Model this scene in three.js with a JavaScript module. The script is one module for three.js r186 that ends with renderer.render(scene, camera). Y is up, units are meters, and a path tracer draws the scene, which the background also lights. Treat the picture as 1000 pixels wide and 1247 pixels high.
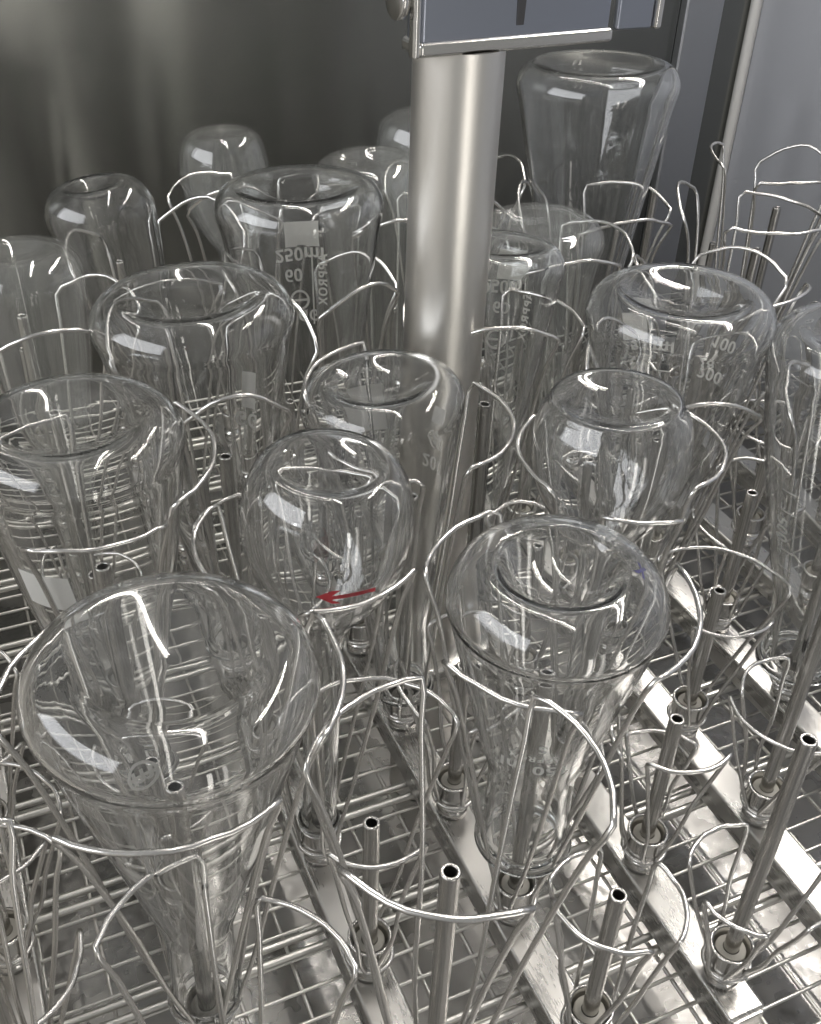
import * as THREE from 'three';
import { RectAreaLightUniformsLib } from 'three/addons/lights/RectAreaLightUniformsLib.js';
import { RoundedBoxGeometry } from 'three/addons/geometries/RoundedBoxGeometry.js';
import { mergeGeometries } from 'three/addons/utils/BufferGeometryUtils.js';
import { FontLoader } from 'three/addons/loaders/FontLoader.js';

// All shapes are drawn in rack units: one unit is the pitch of the nozzles along a bar, 60 mm. y = 0 is the top of the bars.
const U = 0.06, PITCH = 1.1176;
const scene = new THREE.Scene();

// ------------------------------------------------------------------ camera
const camera = new THREE.PerspectiveCamera(51.97, 821 / 1024, 0.02, 60);
{
  const yaw = 25.18 * Math.PI / 180, pitch = 35.99 * Math.PI / 180, roll = 2.3 * Math.PI / 180;
  const fw = new THREE.Vector3(Math.sin(yaw) * Math.cos(pitch), -Math.sin(pitch), -Math.cos(yaw) * Math.cos(pitch));
  const rt = new THREE.Vector3(Math.cos(yaw), 0, Math.sin(yaw)), up = new THREE.Vector3().crossVectors(rt, fw);
  const r2 = rt.clone().multiplyScalar(Math.cos(roll)).addScaledVector(up, Math.sin(roll));
  const u2 = up.clone().multiplyScalar(Math.cos(roll)).addScaledVector(rt, -Math.sin(roll));
  camera.position.set(-1.5703, 6.837, 2.7166).multiplyScalar(U);
  camera.quaternion.setFromRotationMatrix(new THREE.Matrix4().makeBasis(r2, u2, fw.clone().negate()));
}
// ------------------------------------------------------------------ light
const renderer = new THREE.WebGLRenderer({ antialias: true });
renderer.toneMapping = THREE.LinearToneMapping;
renderer.toneMappingExposure = 1.22;
renderer.shadowMap.enabled = true;
RectAreaLightUniformsLib.init();
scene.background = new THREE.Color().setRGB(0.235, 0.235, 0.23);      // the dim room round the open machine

// ------------------------------------------------------------------ helpers
let seed = 20240611;
const rnd = () => { seed = (seed * 1664525 + 1013904223) >>> 0; return seed / 4294967296; };
const rr = (a, b) => a + (b - a) * rnd();
const V = (x, y, z) => new THREE.Vector3(x, y, z);
const taken = {};
function numbered(name) { const n = taken[name] = (taken[name] ?? -1) + 1; return n ? `${name}_${String(n).padStart(3, '0')}` : name; }
function sh(m) { m.castShadow = true; m.receiveShadow = true; return m; }
function thing(name, label, category, [x, y, z] = [0, 0, 0], group) {
  const o = new THREE.Group(); o.name = numbered(name); o.position.set(x * U, y * U, z * U); o.scale.setScalar(U);
  o.userData = { label, category }; if (group) o.userData.group = group;
  scene.add(o); return o;
}
function part(parent, name, geo, mat, label) {
  const m = sh(new THREE.Mesh(geo, mat)); m.name = name; parent.add(m);
  if (label) m.userData.label = label;
  return m;
}
function structure(name, geo, mat, [x, y, z] = [0, 0, 0]) {
  const m = sh(new THREE.Mesh(geo, mat)); m.name = name; m.position.set(x * U, y * U, z * U); m.scale.setScalar(U);
  m.userData = { kind: 'structure' }; scene.add(m); return m;
}
// smooth value noise for the computed textures
function noiseGrid(n, s) { let k = s; const g = new Float32Array(n * n).map(() => (k = (k * 1664525 + 1013904223) >>> 0) / 4294967296); return (x, y) => {
  const X = Math.floor(x), Y = Math.floor(y), fx = x - X, fy = y - Y, sx = fx * fx * (3 - 2 * fx), sy = fy * fy * (3 - 2 * fy);
  const at = (i, j) => g[(((j % n) + n) % n) * n + (((i % n) + n) % n)];
  return (at(X, Y) * (1 - sx) + at(X + 1, Y) * sx) * (1 - sy) + (at(X, Y + 1) * (1 - sx) + at(X + 1, Y + 1) * sx) * sy; }; }
function texture(w, h, fn, srgb) {
  const d = new Uint8Array(w * h * 4);
  for (let j = 0; j < h; j++) for (let i = 0; i < w; i++) { const c = fn(i / w, j / h), k = (j * w + i) * 4; d[k] = c[0] * 255; d[k + 1] = c[1] * 255; d[k + 2] = c[2] * 255; d[k + 3] = 255; }
  const t = new THREE.DataTexture(d, w, h); t.wrapS = t.wrapT = THREE.RepeatWrapping; t.magFilter = THREE.LinearFilter; t.minFilter = THREE.LinearMipmapLinearFilter; t.generateMipmaps = true;
  if (srgb) t.colorSpace = THREE.SRGBColorSpace; t.needsUpdate = true; return t;
}
const n1 = noiseGrid(256, 7), n2 = noiseGrid(64, 99);
const c3 = v => { const x = Math.min(1, Math.max(0, v)); return [x, x, x]; };
// brushed sheet: fine lines one way, smeared stains
const brushed = texture(512, 512, (u, v) => c3(0.55 + 0.22 * (n1(u * 256, v * 6) - 0.5) + 0.2 * (n2(u * 16, v * 4) - 0.5) + 0.18 * (n2(u * 5 + 9, v * 5) - 0.5)));
const streaks = texture(512, 64, (u, v) => c3(0.6 + 0.3 * (n2(u * 20, v * 2) - 0.5) + 0.16 * (n1(u * 90, v * 2) - 0.5)));
const blotch = texture(512, 512, (u, v) => c3(0.5 + 0.5 * (n2(u * 8, v * 8) - 0.5) + 0.3 * (n2(u * 24 + 5, v * 24) - 0.5) + 0.25 * (n1(u * 128, v * 128) - 0.5)));
const scratch = texture(256, 256, (u, v) => c3(0.5 + 0.2 * (n1(u * 128, v * 60) - 0.5) + 0.4 * (n2(u * 6, v * 9) - 0.5)));

// dried water film on the glass: clear where the map is white, chalky where it is darker
const film = texture(512, 512, (u, v) => { const a = n2(u * 12, v * 8), b = n2(u * 40 + 3, v * 30), d = n1(u * 128, v * 110), run = n2(u * 60, v * 3 + 7); return c3(1 - 0.016 * Math.max(0, a - 0.4) - 0.02 * Math.max(0, b - 0.55) - 0.1 * Math.max(0, d - 0.78) - 0.05 * Math.max(0, run - 0.68)); });

// ------------------------------------------------------------------ materials
const metal = (r, g, b, rough, extra = {}) => new THREE.MeshStandardMaterial({ color: new THREE.Color().setRGB(r, g, b), metalness: 1, roughness: rough, ...extra });
const M = {
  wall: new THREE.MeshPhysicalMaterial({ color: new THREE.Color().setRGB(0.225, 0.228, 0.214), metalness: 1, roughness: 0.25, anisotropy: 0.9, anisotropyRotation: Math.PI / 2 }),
  sideWall: new THREE.MeshStandardMaterial({ color: new THREE.Color().setRGB(0.46, 0.47, 0.5), metalness: 0.35, roughness: 0.75, roughnessMap: streaks }),
  leftWall: new THREE.MeshStandardMaterial({ color: new THREE.Color().setRGB(0.66, 0.65, 0.62), metalness: 0.2, roughness: 0.5 }),
  floor: metal(0.42, 0.415, 0.405, 0.58, { roughnessMap: blotch, bumpMap: blotch, bumpScale: 0.0004 }),
  bar: metal(0.64, 0.63, 0.61, 0.6, { roughnessMap: scratch }),
  tube: metal(0.56, 0.55, 0.53, 0.26),
  rib: metal(0.42, 0.43, 0.45, 0.42),
  smudge: new THREE.MeshStandardMaterial({ color: new THREE.Color().setRGB(0.06, 0.06, 0.065), roughness: 0.8 }),
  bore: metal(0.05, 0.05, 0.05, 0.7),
  cup: metal(0.66, 0.65, 0.63, 0.2),
  wire: metal(0.72, 0.71, 0.69, 0.27),
  mesh: metal(0.74, 0.73, 0.70, 0.36),
  column: metal(0.74, 0.72, 0.68, 0.36),
  box: metal(0.36, 0.385, 0.45, 0.3),
  bushing: new THREE.MeshStandardMaterial({ color: 0xa5a39b, roughness: 0.5 }),
  solid: new THREE.MeshPhysicalMaterial({ color: 0xffffff, transmission: 0.998, transmissionMap: film, thickness: 0.002, ior: 1.47, roughness: 0.0, metalness: 0, attenuationColor: new THREE.Color().setRGB(0.82, 0.9, 0.85), attenuationDistance: 0.05 }),
  thin: new THREE.MeshPhysicalMaterial({ color: new THREE.Color().setRGB(0.985, 0.99, 0.985), transmission: 0.985, transmissionMap: film, thickness: 0, ior: 1.5, roughness: 0.02, metalness: 0 }),
  print: new THREE.MeshPhysicalMaterial({ color: new THREE.Color().setRGB(0.86, 0.86, 0.83), roughness: 1, transmission: 0.55, thickness: 0, side: THREE.DoubleSide }),
  red: new THREE.MeshPhysicalMaterial({ color: new THREE.Color().setRGB(0.7, 0.06, 0.08), roughness: 1, transmission: 0.4, thickness: 0, side: THREE.DoubleSide }),
  blue: new THREE.MeshStandardMaterial({ color: new THREE.Color().setRGB(0.12, 0.10, 0.5), roughness: 0.6, side: THREE.DoubleSide }),
  lampBody: new THREE.MeshStandardMaterial({ color: 0xdddddd, roughness: 0.5 }),
  windowGlow: new THREE.MeshStandardMaterial({ color: 0xffffff, emissive: 0xf8faff, emissiveIntensity: 1.3 }),
  glow: new THREE.MeshStandardMaterial({ color: 0xffffff, emissive: 0xfff9f2, emissiveIntensity: 8 }),
};

// ------------------------------------------------------------------ the chamber
const WX = 9.45, WZ = -10, WH = 9.8, FY = -1.8;
function slab(w, h, d, s = 0.5) { const g = new THREE.BoxGeometry(w, h, d), p = g.attributes.position, n = g.attributes.normal, uv = g.attributes.uv;
  for (let i = 0; i < p.count; i++) { const ax = Math.abs(n.getX(i)) > 0.5 ? [2, 1] : Math.abs(n.getY(i)) > 0.5 ? [0, 2] : [0, 1]; uv.setXY(i, p.getComponent(i, ax[0]) * s * 0.25, p.getComponent(i, ax[1]) * s * 0.25); } return g; }
structure('floor', slab(15.1, 0.2, 15), M.floor, [WX - 7.5, FY - 0.1, WZ + 7.5]);
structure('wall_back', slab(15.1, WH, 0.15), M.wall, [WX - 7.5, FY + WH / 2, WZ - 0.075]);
structure('wall_left', slab(0.15, 6, 15.15), M.leftWall, [-5.6, FY + 3, WZ + 7.425]);
structure('wall_right', slab(0.15, WH, 15.15), M.sideWall, [WX + 0.075, FY + WH / 2, WZ + 7.425]);

// ------------------------------------------------------------------ lamps: a twin tube fixture over the machine
function ceilingLamp(label, [x, y, z], len, tubes, L, color) {
  const t = thing('tube_lamp', label, 'lamp', [x, y, z]);
  part(t, 'housing', new RoundedBoxGeometry(1.2 + tubes.length, 0.5, len + 0.6, 2, 0.1).translate(0, 0.45, 0), M.lampBody);
  for (const s of tubes) {
    part(t, 'tube', new THREE.CylinderGeometry(0.22, 0.22, len, 16).rotateX(Math.PI / 2).translate(s, -0.1, 0), M.glow);
    const l = new THREE.RectAreaLight(color, L, 0.44 * U, len * U); l.castShadow = true;
    l.position.set(s, -0.36, 0); l.rotation.x = -Math.PI / 2; t.add(l);
  }
  return t;
}
ceilingLamp('single tube lamp high over the rack, out of the picture', [4, 32, -10], 36, [0], 62, 0xfff8f0);
ceilingLamp('twin tube lamp high over the right wall, out of the picture', [23, 32, -10], 36, [-1.1, 1.1], 100, 0xfff8f0);

// a bright window of the room, left of the machine
{
  const t = thing('room_window', 'bright window of the room at the left, out of the picture', 'window', [-24, 15, 0]); t.rotation.y = Math.PI / 2 + 0.1;
  part(t, 'pane', new THREE.BoxGeometry(30, 16, 0.1), M.windowGlow);
  for (const x of [-15.2, 15.2]) part(t, 'frame', new RoundedBoxGeometry(0.5, 17, 0.5, 2, 0.06).translate(x, 0, 0), M.lampBody);
  for (const y of [-8.2, 8.2]) part(t, 'frame', new RoundedBoxGeometry(30, 0.5, 0.5, 2, 0.06).translate(0, y, 0), M.lampBody);
  const l = new THREE.RectAreaLight(0xf8faff, 2.6, 30 * U, 16 * U); l.castShadow = true; l.position.set(0, 0, 0.3); l.rotation.y = Math.PI; t.add(l);
}

// a tall lit opening on the room side, which the back wall mirrors as a soft upright band
for (const [label, x, y, z, w, h, g] of [['tall lit doorway on the room side, out of the picture', 8.3, -6, 27, 1.6, 26, 1.6], ['narrow lit doorway at the far side of the room, out of the picture', 2.6, -7, 27, 1.8, 22, 3.0]]) {
  const t = thing('lit_opening', label, 'window', [x, y, z]);
  part(t, 'pane', new THREE.BoxGeometry(w, h, 0.1), new THREE.MeshStandardMaterial({ color: 0xffffff, emissive: 0xfffaf2, emissiveIntensity: g }));
  for (const k of [-1, 1]) part(t, 'frame', new RoundedBoxGeometry(0.3, h + 0.6, 0.4, 2, 0.05).translate(k * (w / 2 + 0.15), 0, 0), M.lampBody);
  const l = new THREE.RectAreaLight(0xfffaf2, g, w * U, h * U); l.castShadow = true; l.position.set(0, 0, -0.3); t.add(l);
}
{
  const t = thing('wall_rib', 'flat upright steel rib on the back wall beside the corner', 'rib', [8.45, FY, WZ]);
  part(t, 'face', new RoundedBoxGeometry(0.62, WH, 0.16, 2, 0.03).translate(0, WH / 2, 0.08), M.rib);
}
{
  const t = thing('corner_strip', 'bright upright steel strip in the corner of back and right wall', 'strip', [WX, FY, WZ]);
  part(t, 'strip', new THREE.CylinderGeometry(0.08, 0.08, WH, 16).translate(-0.06, WH / 2, 0.06), M.leftWall);
}

// ------------------------------------------------------------------ rack: bars, mesh
const frame = thing('bar_rack', 'steel rack of parallel square bars carrying the nozzles', 'rack');
const I0 = -2, I1 = 7, J1 = 8;
const barGeo = new RoundedBoxGeometry(0.3, 0.26, J1 + 0.9, 2, 0.025).translate(0, -0.13, -(J1 + 0.9) / 2 + 0.3);
{ const p = barGeo.attributes.position, uv = barGeo.attributes.uv; for (let k = 0; k < p.count; k++) uv.setXY(k, (p.getX(k) + p.getY(k)) * 0.9 + 0.3, p.getZ(k) * 0.3); }
const capGeo = new RoundedBoxGeometry(0.25, 0.21, 0.03, 2, 0.01).translate(0, -0.13, 0.31);
for (let i = I0; i <= I1; i++) {
  const b = part(frame, 'bar', barGeo, M.bar); b.position.x = i * PITCH;
  part(b, 'end_cap', capGeo, M.cup);
}
const rodGeo = new THREE.CylinderGeometry(0.03, 0.03, 12.6, 8).rotateZ(Math.PI / 2);
for (let j = 0; j <= J1; j++) for (const d of [-0.06, 0.06]) part(frame, 'cross_rod', rodGeo, M.mesh).position.set(2.4, -0.3, -j - 0.52 + d);

const meshFloor = thing('wire_mesh', 'steel wire mesh tray under the nozzle bars', 'wire mesh');
const acrossGeo = new THREE.CylinderGeometry(0.0155, 0.0155, 13.6, 6).rotateZ(Math.PI / 2), alongGeo = new THREE.CylinderGeometry(0.0155, 0.0155, 12, 6).rotateX(Math.PI / 2);
for (let z = 1.6; z > -9.8; z -= 0.235) part(meshFloor, 'wire', acrossGeo, M.mesh).position.set(2.4, -0.37, z + rr(-0.01, 0.01));
for (let x = -4.2; x < 9; x += 0.42) part(meshFloor, 'wire', alongGeo, M.mesh).position.set(x + rr(-0.01, 0.01), -0.401, -4.2);

// ------------------------------------------------------------------ nozzles
const lathe = (pts, seg = 20) => new THREE.LatheGeometry(pts.map(p => new THREE.Vector2(p[0], p[1])), seg);
const cupGeo = lathe([[0, 0.001], [0.125, 0.001], [0.125, 0.05], [0.105, 0.06], [0.105, 0.085], [0.13, 0.095], [0.13, 0.12], [0.1, 0.13], [0.1, 0.16], [0.135, 0.19], [0.145, 0.22], [0.145, 0.36], [0.15, 0.365], [0.15, 0.385], [0.125, 0.385], [0.12, 0.24], [0, 0.23]], 24);
const bushGeo = lathe([[0.056, 0.235], [0.105, 0.235], [0.105, 0.33], [0.095, 0.345], [0.056, 0.345]], 20);
const tubeGeo = h => lathe([[0.053, 0.23], [0.053, h - 0.01], [0.049, h], [0.036, h], [0.033, h - 0.01], [0.033, h - 0.35]], 16);
const tubes = { tall: tubeGeo(2.41), short: tubeGeo(1.58) };
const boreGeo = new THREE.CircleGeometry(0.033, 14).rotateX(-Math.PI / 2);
function nozzle(i, j, label) {
  const tall = (i + j) % 2 === 0, t = thing('spray_nozzle', label, 'nozzle', [i * PITCH, 0, -j], 'spray nozzles standing on the bars');
  const tu = part(t, 'tube', tall ? tubes.tall : tubes.short, M.tube);
  part(tu, 'bore', boreGeo, M.bore).position.y = (tall ? 2.41 : 1.58) - 0.3;
  const cu = part(t, 'cup', cupGeo, M.cup);
  part(cu, 'bushing', bushGeo, M.bushing);
  return t;
}
// ------------------------------------------------------------------ wire holders: three bent loops round each nozzle
function petal(parent, R, h, a0, a1, sag = 0) {
  const D = Math.PI / 180, pts = [], n = 9, A = (a0 + a1) / 2 * D, foot = s => { const f = A + s * 0.5; return V(0.155 * Math.cos(f), 0.2, 0.155 * Math.sin(f)); };
  const at = (k, y, f = 1) => { const t = (a0 + (a1 - a0) * k) * D; return V(R * f * Math.cos(t), y, R * f * Math.sin(t)); };
  const side = Math.sign(a1 - a0);
  const leg = (k, s) => { const top = at(k, h - 0.12, 0.93), f = foot(s), o = []; 
    for (const m of [0, 0.03, 0.3, 0.62, 0.93]) { const p = f.clone().lerp(top, m); if (m > 0 && m < 0.9) { p.x += rr(-0.02, 0.02); p.z += rr(-0.02, 0.02); } o.push(p); } return o; };
  pts.push(...leg(0, -side * 0.6));
  for (let k = 0; k <= n; k++) { const w = k / n; pts.push(at(w, h + sag * (Math.sin(w * Math.PI) - 0.5) + rr(-0.007, 0.007), 1 + rr(-0.006, 0.006))); }
  pts.push(...leg(1, side * 0.6).reverse());
  const c = new THREE.CatmullRomCurve3(pts, false, 'centripetal');
  return part(parent, 'wire_loop', new THREE.TubeGeometry(c, 76, 0.0165, 6), M.wire);
}
const ringGeo = new THREE.TorusGeometry(0.156, 0.018, 6, 24).rotateX(Math.PI / 2).translate(0, 0.19, 0);
function holder(i, j, label, petals) {
  const t = thing('wire_holder', label, 'wire holder', [i * PITCH, 0, -j], 'wire holders clipped round the nozzles');
  part(t, 'clip_ring', ringGeo, M.wire);
  for (const [R, h, a0, a1, sag] of petals) petal(t, R, h, a0, a1, sag);
  return t;
}
// measured loops: [radius, height, first angle, last angle]; angle 90 faces the camera side, 0 is right
const LOOPS = {
  '-1,1': [[0.79, 2.95, 140, 62], [0.76, 3.14, -120, -176], [0.88, 3.2, -12, 47]],
  '0,1': [[0.52, 2.28, -140, 4], [0.4, 1.7, 150, 60]],
  '0,0': [[0.68, 3.06, 162, 90], [0.7, 3.05, -150, -80], [0.7, 3.05, -30, 40]],
  '-1,0': [[0.62, 1.9, -62, 2], [0.62, 2.35, -152, -88], [0.5, 1.7, 170, 100]],
  '-2,0': [[0.7, 3.0, -60, -130], [0.7, 3.0, 60, 130]],
  '-2,2': [[0.53, 1.4, -70, 10], [0.53, 1.5, 40, 120], [0.5, 1.45, 170, 230]],
  '-2,1': [[0.55, 1.95, -80, -25], [0.5, 1.5, 0, 80]],
  '1,1': [[0.78, 2.92, 170, 112], [0.76, 3.1, -151, -90], [0.78, 3.03, 2, 82], [0.42, 1.76, -95, 50]],
  '-1,3': [[0.74, 3.1, 128, 62], [0.8, 3.26, 60, -36], [0.75, 3.1, -90, -160]],
  '0,3': [[0.5, 2.37, -156, -92], [0.45, 1.9, -20, 70]],
  '1,3': [[0.76, 3.3, -168, -97], [0.7, 3.04, -28, 83], [0.7, 3.0, 110, 170]],
  '0,2': [[0.67, 3.04, 113, 46], [0.68, 3.05, -10, -90], [0.68, 3.05, -130, -200]],
  '2,2': [[0.74, 3.12, -117, -196], [0.6, 3.2, -28, 84], [0.68, 3.04, 136, 95]],
  '3,2': [[0.58, 1.55, -108, 20], [0.45, 1.5, 60, 150]],
  '3,1': [[0.48, 1.29, 210, 105], [0.4, 1.35, -150, -60]],
  '2,1': [[0.42, 1.0, -92, -20], [0.4, 1.5, 60, 150], [0.42, 1.4, 180, 240]],
  '2,0': [[0.42, 1.1, -140, -60], [0.45, 1.2, 20, 90], [0.4, 1.1, 180, 120]],
  '1,0': [[0.41, 1.66, 190, 100], [0.4, 1.5, -20, 60], [0.4, 1.45, -70, -130]],
};
const inView = (i, j) => { const q = V(i * PITCH * U, 0, -j * U), top = V(i * PITCH * U, 3 * U, -j * U); camera.updateMatrixWorld(); camera.updateProjectionMatrix(); q.project(camera); top.project(camera);
  const ok = p => Math.abs(p.x) < 1.25 && p.y > -1.45 && p.y < 1.3; return ok(q) || ok(top); };

// ------------------------------------------------------------------ flasks (upside down; local y up from the mouth)
function spline(ctrl, n) { const c = new THREE.CatmullRomCurve3(ctrl.map(v => V(v[0], v[1], 0)), false, 'centripetal'); return c.getSpacedPoints(n).map(v => [Math.max(0, v.x), v.y]); }
const lip = (rn, k = 1.18) => [[rn * 0.97, 0.008], [rn * 1.0, 0], [rn * (k - 0.04), 0.008], [rn * k, 0.035], [rn * (k - 0.05), 0.065], [rn * 1.01, 0.09], [rn, 0.12]];
function erlen(R, H, rn, neck, o = {}) {          // conical flask: outer profile from the mouth to the centre of the base
  const c = o.corner ?? 0.2 * R, bl = o.belly ?? 0, y1 = H - c * 1.15, p = lip(rn), d = o.punt ?? 0.085, rb = R - c;
  p.push([rn, neck * 0.5], [rn, neck * 0.8], [rn * 1.04, neck * 0.97]);
  for (let k = 1; k <= 7; k++) { const w = k / 7.6; p.push([rn * 1.12 + (R - rn * 1.12) * (w * (1 - bl) + bl * Math.sin(w * Math.PI / 2)), neck + 0.04 + (y1 - neck) * w]); }
  p.push([R, y1]);
  for (let k = 1; k <= 4; k++) { const q = k / 5 * Math.PI / 2; p.push([rb + c * Math.cos(q), y1 + c * 1.15 * Math.sin(q)]); }
  p.push([rb + 0.02, H], [rb * 0.93, H - 0.004], [rb * 0.82, H - 0.25 * d], [rb * 0.62, H - 0.62 * d], [rb * 0.35, H - 0.9 * d], [rb * 0.12, H - d], [0, H - d]);
  return spline(p, 110);
}
function pear(R, H, rn, bulb, o = {}) {           // round bodied flask with a long neck and a flat base
  const N = H - bulb, rb = R * (o.flat ?? 0.62), d = o.punt ?? 0.05, p = lip(rn, 1.25);
  p.push([rn, N * 0.4], [rn, N * 0.75], [rn * 1.02, N * 0.95], [rn * 1.35, N + 0.06 * bulb]);
  for (const [r, y] of [[0.44, 0.13], [0.66, 0.25], [0.85, 0.39], [0.965, 0.53], [1.0, 0.66], [0.985, 0.78], [0.925, 0.88], [0.82, 0.955]]) p.push([R * r, N + bulb * y]);
  p.push([rb * 1.1, H - 0.014], [rb * 0.96, H - 0.004], [rb * 0.82, H - 0.3 * d], [rb * 0.55, H - 0.75 * d], [rb * 0.2, H - d], [0, H - d]);
  return spline(p, 110);
}
function inner(p, w) {                            // the inside wall, w thick
  const q = [];
  for (let k = 2; k < p.length - 1; k++) {
    const [ax, ay] = p[k - 1], [bx, by] = p[k + 1], l = Math.hypot(bx - ax, by - ay) || 1, nx = (by - ay) / l, ny = -(bx - ax) / l;
    if (p[k][1] < 0.1 && k < 12) { if (q.length < 1) q.push([p[0][0] - w * 0.8, 0.012]); continue; }
    const f = 1 + 0.1 * Math.max(0, ny); q.push([Math.max(0.0, p[k][0] - nx * w * f), p[k][1] - ny * w * f]);
  }
  const e = p[p.length - 1]; q.push([0, e[1] - w * 1.1]);
  return q;
}
const clean = q => q.filter((v, k) => k === 0 || k === q.length - 1 || (Math.hypot(v[0] - q[k - 1][0], v[1] - q[k - 1][1]) > 0.004));
function shell(profile, wall, seg) {
  const pts = [...profile.slice().reverse(), ...clean(inner(profile, wall))].map(v => [Math.max(0, v[0]), v[1]]);
  pts[0][0] = 0; pts[pts.length - 1][0] = 0;
  const g = lathe(pts.reverse(), seg), p = g.attributes.position, ph = [rr(0, 6.28), rr(0, 6.28), rr(0, 6.28)];   // hand worked glass is never quite true
  for (let k = 0; k < p.count; k++) { const x = p.getX(k), y = p.getY(k), z = p.getZ(k), r = Math.hypot(x, z); if (r < 0.02) continue; const t = Math.atan2(z, x);
    const f = 1 + (0.0035 * Math.sin(2 * t + ph[0] + y * 1.3) + 0.0025 * Math.sin(3 * t + ph[1] - y * 2.1) + 0.0012 * Math.sin(7 * t + ph[2] + y * 5)); p.setXYZ(k, x * f, y + 0.003 * r * Math.sin(2 * t + ph[1]), z * f); }
  g.computeVertexNormals(); { const n = g.attributes.normal, row = pts.length; for (let k = 0; k < row; k++) { const b = seg * row + k, v = V(n.getX(k) + n.getX(b), n.getY(k) + n.getY(b), n.getZ(k) + n.getZ(b)).normalize(); if (pts[k][0] < 1e-6) v.set(0, Math.sign(v.y) || 1, 0); n.setXYZ(k, v.x, v.y, v.z); n.setXYZ(b, v.x, v.y, v.z); } }
  return g;
}
const radiusAt = (p, y) => { for (let k = 1; k < p.length; k++) if (p[k][1] >= y && p[k][1] > p[k - 1][1]) { const [a, b] = p[k - 1], [c, d] = p[k]; return d === b ? c : a + (c - a) * (y - b) / (d - b); } return p[p.length - 1][0]; };
const font = await new FontLoader().loadAsync('fonts/droid/droid_sans_bold.typeface.json');
// print bent on the glass: the flask stands on its mouth, so its print is upside down
function bend(geo, p, ang, y0, spin = 0) {
  const a = geo.attributes.position, D = Math.PI / 180;
  for (let k = 0; k < a.count; k++) {
    let u = a.getX(k), v = a.getY(k); if (spin) { const c = Math.cos(spin), s = Math.sin(spin); [u, v] = [u * c - v * s, u * s + v * c]; }
    const y = y0 - v, r = radiusAt(p, y) + 0.006, t = ang * D + u / r; a.setXYZ(k, r * Math.cos(t), y, r * Math.sin(t));
  }
  geo.computeVertexNormals(); return geo;
}
function lettering(str, size) { const g = new THREE.ShapeGeometry(font.generateShapes(str, size), 3); g.computeBoundingBox(); const b = g.boundingBox; return g.translate(-(b.min.x + b.max.x) / 2, -(b.min.y + b.max.y) / 2, 0); }
const words = (f, p, str, size, ang, y, spin, mat = M.print) => part(f, 'printed_text', bend(lettering(str, size), p, ang, y, spin), mat);
const strip = (f, p, w, h, ang, y, name = 'marking_patch', mat = M.print) => part(f, name, bend(new THREE.PlaneGeometry(w, h, 10, 6), p, ang, y), mat);
const bars = (f, p, ang, ys, w = 0.16) => { for (const y of ys) strip(f, p, w, 0.014, ang, y, 'scale_line'); };

function flask(label, i, j, [tx, ty, tz], profile, wall, mat, y0 = 0.42, seg = 64) {
  const b = V(i * PITCH, y0, -j), ax = V(tx, ty, tz).sub(b).normalize();
  const t = thing('glass_flask', label, 'flask', [b.x, b.y, b.z], 'upturned glass flasks on the rack');
  t.quaternion.setFromUnitVectors(V(0, 1, 0), ax);
  part(t, 'glass_body', shell(profile, wall, seg), mat);
  return t;
}
const flaskAt = {};
function addFlask(key, label, i, j, top, make, mat, y0 = 0.42, wall = 0.03, seg = 64) {
  const H = V(...top).distanceTo(V(i * PITCH, y0, -j)), p = make(H), f = flask(label, i, j, top, p, wall, mat, y0, seg);
  flaskAt[`${i},${j}`] = key; return [f, p];
}
const emblem = (f, p, ang, y, r) => { part(f, 'printed_emblem', bend(new THREE.RingGeometry(r * 0.78, r, 20), p, ang, y), M.print); part(f, 'printed_emblem', bend(new THREE.PlaneGeometry(r * 1.9, r * 0.22, 6, 1), p, ang, y), M.print); };
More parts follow.
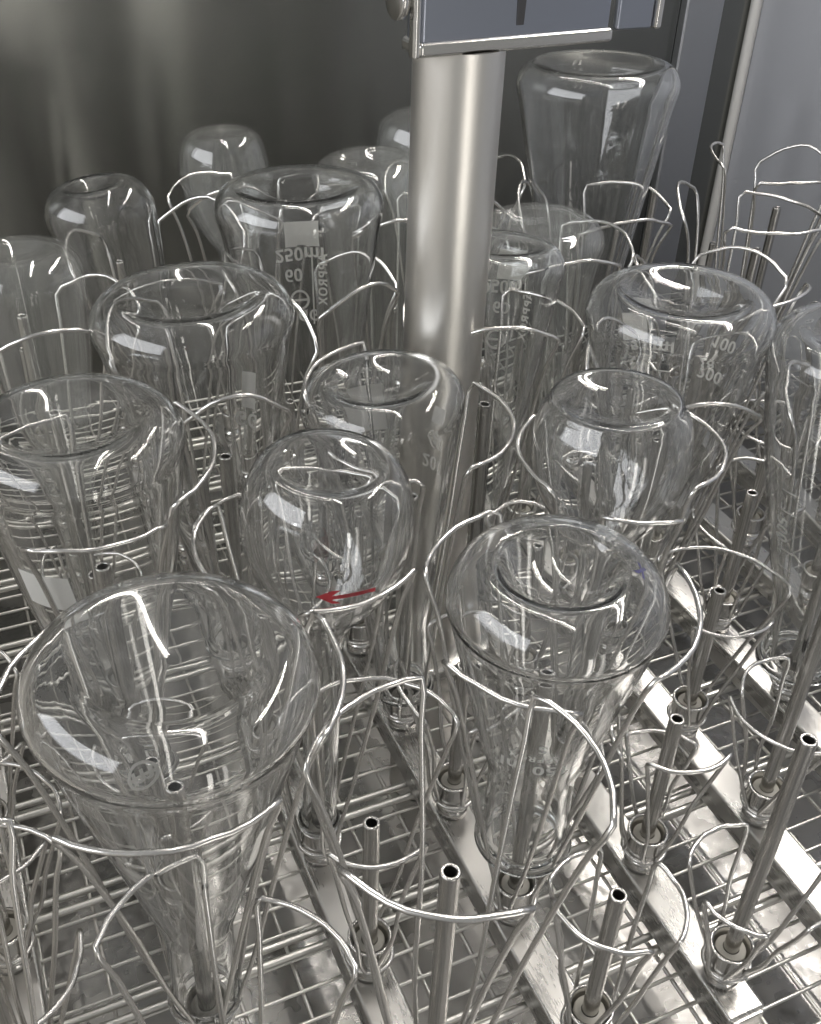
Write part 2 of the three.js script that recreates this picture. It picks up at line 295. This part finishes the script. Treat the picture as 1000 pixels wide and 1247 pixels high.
{ let f, p;
  [f, p] = addFlask('largest conical flask', 'largest conical flask, at the front left corner', -1, 1, [-1.05, 3.4, -0.98], H => erlen(0.71, H, 0.2, 0.85, { corner: 0.2 }), M.solid, 0.4, 0.026, 96);
  words(f, p, 'm', 0.13, -112, 1.72); emblem(f, p, -112, 1.72, 0.11);
  [f, p] = addFlask('wide mouthed front flask', 'wide mouthed conical flask with a domed base and a purple mark, front centre', 1, 1, [1.11, 3.25, -1.01], H => erlen(0.63, H, 0.28, 0.8, { corner: 0.24, punt: 0.2, belly: 0.12 }), M.solid, 0.85, 0.03, 96);
  words(f, p, '150 ml', 0.1, 124, 1.16); words(f, p, 'APPROX', 0.06, 124, 1.29); words(f, p, 'S', 0.08, 120, 1.41);
  part(f, 'purple_mark', bend(lettering('x', 0.12), p, -4, 2.13), M.blue, 'purple pen mark on the shoulder');
  [f, p] = addFlask('round flask with the red arrow', 'round flask with a long neck and a red arrow, behind the front left flask', 0, 2, [0.11, 3.58, -1.96], H => pear(0.51, H, 0.125, 1.3, { flat: 0.66 }), M.solid, 0.4, 0.026, 80);
  { const s = new THREE.Shape([[-0.2, 0], [-0.08, 0.075], [-0.02, 0.075], [-0.09, 0.03], [0.24, 0.03], [0.24, -0.012], [-0.09, -0.012], [-0.03, -0.07], [-0.09, -0.07]].map(v => new THREE.Vector2(-v[0] * 0.8, v[1] * 0.75)));
    part(f, 'red_arrow', bend(new THREE.ShapeGeometry(s), p, 99, 2.6), M.red, 'printed red arrow'); }
  [f, p] = addFlask('bare round flask', 'round flask with a bare bulb in front of the conical flask at the right', 2, 2, [2.11, 3.53, -2.08], H => pear(0.53, H, 0.125, 1.25, { flat: 0.72 }), M.solid, 0.4, 0.026, 80);
  [f, p] = addFlask('broad flask at the left edge', 'broad conical flask cut by the left edge, with a white patch low on its side', -1, 3, [-1.15, 3.56, -3.01], H => erlen(0.66, H, 0.26, 0.8, { corner: 0.18, belly: 0.3 }), M.solid);
  strip(f, p, 0.34, 0.3, 130, 2.2);
  [f, p] = addFlask('conical flask left of the middle', 'conical flask with a white patch at its right side, left of the middle', 0, 4, [-0.13, 3.72, -4.14], H => erlen(0.72, H, 0.25, 0.85, { corner: 0.19 }), M.solid);
  strip(f, p, 0.14, 0.3, -38, 2.27); words(f, p, 'GG', 0.12, -40, 2.02);
  [f, p] = addFlask('flask in front of the column', 'conical flask in front of the steel column', 1, 3, [0.92, 3.34, -3.16], H => erlen(0.58, H, 0.22, 0.75, { corner: 0.18 }), M.solid);
  strip(f, p, 0.3, 0.32, -84, 2.4); strip(f, p, 0.16, 0.14, -14, 2.42); words(f, p, '60', 0.11, -14, 2.22); words(f, p, '200', 0.11, -16, 2.04);
  [f, p] = addFlask('250ml flask left of the column', 'conical flask marked 250ml, left of the steel column', 1, 5, [1.04, 4.02, -5.19], H => erlen(0.68, H, 0.24, 0.9, { corner: 0.17 }), M.solid);
  strip(f, p, 0.31, 0.22, -72, 3.0); words(f, p, '250ml', 0.115, -75, 2.82); words(f, p, '60', 0.11, -82, 2.64); words(f, p, 'APPROX', 0.085, -54, 2.6, Math.PI / 2); emblem(f, p, -78, 2.42, 0.09); words(f, p, 'GG', 0.1, -70, 2.28);
  for (const y of [2.7, 2.5, 2.3]) strip(f, p, 0.014, 0.2, -64, y, 'scale_line');
  [f, p] = addFlask('250ml flask near the right wall', 'conical flask marked 250ml nearest the right wall', 3, 3, [3.34, 3.65, -3.09], H => erlen(0.71, H, 0.25, 0.85, { corner: 0.2, punt: 0.1 }), M.solid);
  strip(f, p, 0.24, 0.26, -84, 2.68); words(f, p, '250 ml', 0.115, -74, 2.47); words(f, p, '60', 0.11, -78, 2.32); words(f, p, '100', 0.11, -12, 2.62); words(f, p, '200', 0.11, -16, 2.36); bars(f, p, -58, [2.5, 2.3, 2.1], 0.12);
  [f, p] = addFlask('tall flask at the right edge', 'tall conical flask cut by the right edge', 4, 2, [4.3, 3.6, -2.15], H => erlen(0.7, H, 0.3, 0.8, { corner: 0.2, belly: 0.4 }), M.solid);
  words(f, p, '500', 0.11, 178, 1.6, Math.PI / 2); for (const y of [2.0, 1.8, 1.4, 1.2]) strip(f, p, 0.14, 0.014, 172, y, 'scale_line');
  [f, p] = addFlask('flask half behind the column', 'conical flask half hidden behind the steel column, white patch facing out', 2, 4, [2.45, 3.65, -4.38], H => erlen(0.56, H, 0.22, 0.85, { corner: 0.16 }), M.solid);
  strip(f, p, 0.28, 0.2, -44, 2.92); words(f, p, '250ml', 0.105, -50, 2.75); words(f, p, '60', 0.1, -52, 2.58); words(f, p, 'APPROX', 0.08, -22, 2.55, Math.PI / 2); emblem(f, p, -54, 2.3, 0.09);
  addFlask('tallest flask', 'tallest conical flask, high at the back under the steel box', 4, 6, [4.39, 4.5, -6.16], H => erlen(0.78, H, 0.22, 1.0, { corner: 0.18 }), M.solid);
  addFlask('small round flask by the back wall', 'small round flask, highest of those at the left, against the back wall', 1, 7, [0.95, 3.88, -7.2], H => pear(0.43, H, 0.12, 1.3, { flat: 0.6 }), M.thin);
  addFlask('flask near the back left', 'narrow flask near the back wall between the left edge and the small round flask', 0, 6, [-0.4, 3.83, -6.25], H => erlen(0.46, H, 0.16, 1.0, { corner: 0.22, belly: 0.5 }), M.solid);
  addFlask('flat based flask at the left edge', 'flask at the left edge with a small flat base, behind the broad conical flask', -1, 5, [-1.15, 3.8, -5.1], H => erlen(0.45, H, 0.17, 1.0, { corner: 0.2, belly: 0.5 }), M.thin);
  addFlask('back flask left of the column', 'round flask at the back, its left side just showing beside the steel column', 3, 7, [3.1, 3.85, -7.35], H => pear(0.5, H, 0.13, 1.4, { flat: 0.6 }), M.thin);
  addFlask('small conical flask behind the 250ml flask', 'small conical flask behind the 250ml flask, left of the steel column', 2, 6, [2.0, 3.85, -6.12], H => erlen(0.5, H, 0.16, 0.9, { corner: 0.16, belly: 0.3 }), M.thin);
  addFlask('flask right of the column', 'conical flask behind the half hidden one, right of the steel column', 3, 5, [3.21, 3.5, -5.05], H => erlen(0.6, H, 0.22, 0.85, { corner: 0.18 }), M.thin);
}
// ------------------------------------------------------------------ nozzles and holders over the rack
const ordinal = ['front', 'second', 'third', 'fourth', 'fifth', 'sixth', 'seventh', 'eighth', 'ninth'];
for (let j = 0; j <= J1; j++) for (let i = I0; i <= I1; i++) {
  if (!inView(i, j)) continue;
  const tall = (i + j) % 2 === 0, f = flaskAt[`${i},${j}`], bar = ['first', 'second', 'third', 'fourth', 'fifth', 'sixth', 'seventh', 'eighth', 'ninth', 'tenth'][i - I0], row = ordinal[j];
  nozzle(i, j, f ? `tall nozzle standing inside the ${f}` : `${tall ? 'tall' : 'short'} bare nozzle, ${row} row, ${bar} bar from the left`);
  if (!f && j > 4 && (i < 4 || j > 6 || i > 6)) continue;
  if (!f && tall && j > 2 && !['4,4', '5,5', '6,6'].includes(`${i},${j}`)) continue;
  let loops = LOOPS[`${i},${j}`];
  if (!loops) {
    loops = []; const turn = rr(-25, 25), n = 3;
    for (let k = 0; k < n; k++) { const c = (tall ? 100 : 60) + turn + 120 * k + rr(-8, 8), w = rr(34, 44); loops.push([tall ? rr(0.7, 0.76) : rr(0.4, 0.5), tall ? rr(3.0, 3.15) : rr(1.2, 1.75), c - w, c + w, rr(0.0, tall ? 0.3 : 0.12)]); if (tall && j > 3) loops[k][1] += rr(0.05, 0.4); }
    if (f && f.startsWith('tallest')) for (const l of loops) l[0] = 0.8;
  }
  holder(i, j, f ? `wire loops round the ${f}` : `${tall ? 'tall' : 'low'} empty wire holder, ${row} row, ${bar} bar from the left`, loops);
}
// ------------------------------------------------------------------ column and the box on it
{
  const t = thing('steel_column', 'thick upright steel column rising between the flasks', 'column', [1.67, 0, -3.72]);
  part(t, 'pipe', lathe([[0.3, -1.79], [0.3, 5.32]], 40), M.column);
  part(t, 'foot_ring', lathe([[0.3, 0.0], [0.4, 0.0], [0.42, 0.03], [0.42, 0.12], [0.4, 0.15], [0.3, 0.15]], 40), M.cup);
  const b = thing('steel_box', 'steel box on top of the column, cut by the top edge', 'box', [1.27, 5.33, -3.45]); b.rotation.y = 0.06;
  part(b, 'shell', new RoundedBoxGeometry(1.4, 2.0, 0.2, 3, 0.03).translate(0.7, 1.0, -0.1), M.box);
  part(b, 'flange', new RoundedBoxGeometry(1.44, 0.09, 0.26, 3, 0.03).translate(0.7, 0.03, -0.1), M.cup);
  part(b, 'side_lip', new RoundedBoxGeometry(0.05, 2.0, 0.08, 2, 0.02).translate(-0.03, 0.98, -0.02), M.cup);
  const k = part(b, 'knob', lathe([[0, 0], [0.11, 0], [0.12, 0.02], [0.12, 0.05], [0.07, 0.09], [0.05, 0.16]], 20).rotateZ(-Math.PI / 2).translate(-0.13, 0.3, -0.12), M.cup);
  part(b, 'dark_streak', new THREE.CylinderGeometry(0.05, 0.028, 0.5, 8).scale(1, 1, 0.08).translate(0.7, 0.38, 0.001), M.smudge);
  const r = thing('steel_upright', 'flat steel upright right of the box, cut by the top edge', 'upright', [2.95, 5.3, -3.9]);
  part(r, 'plate', new RoundedBoxGeometry(0.3, 2.0, 0.06, 2, 0.02).translate(0.15, 1.0, 0), M.box);
  part(r, 'edge_bar', new RoundedBoxGeometry(0.06, 2.0, 0.12, 2, 0.02).translate(0.33, 1.0, 0), M.cup);
}
renderer.render(scene, camera);
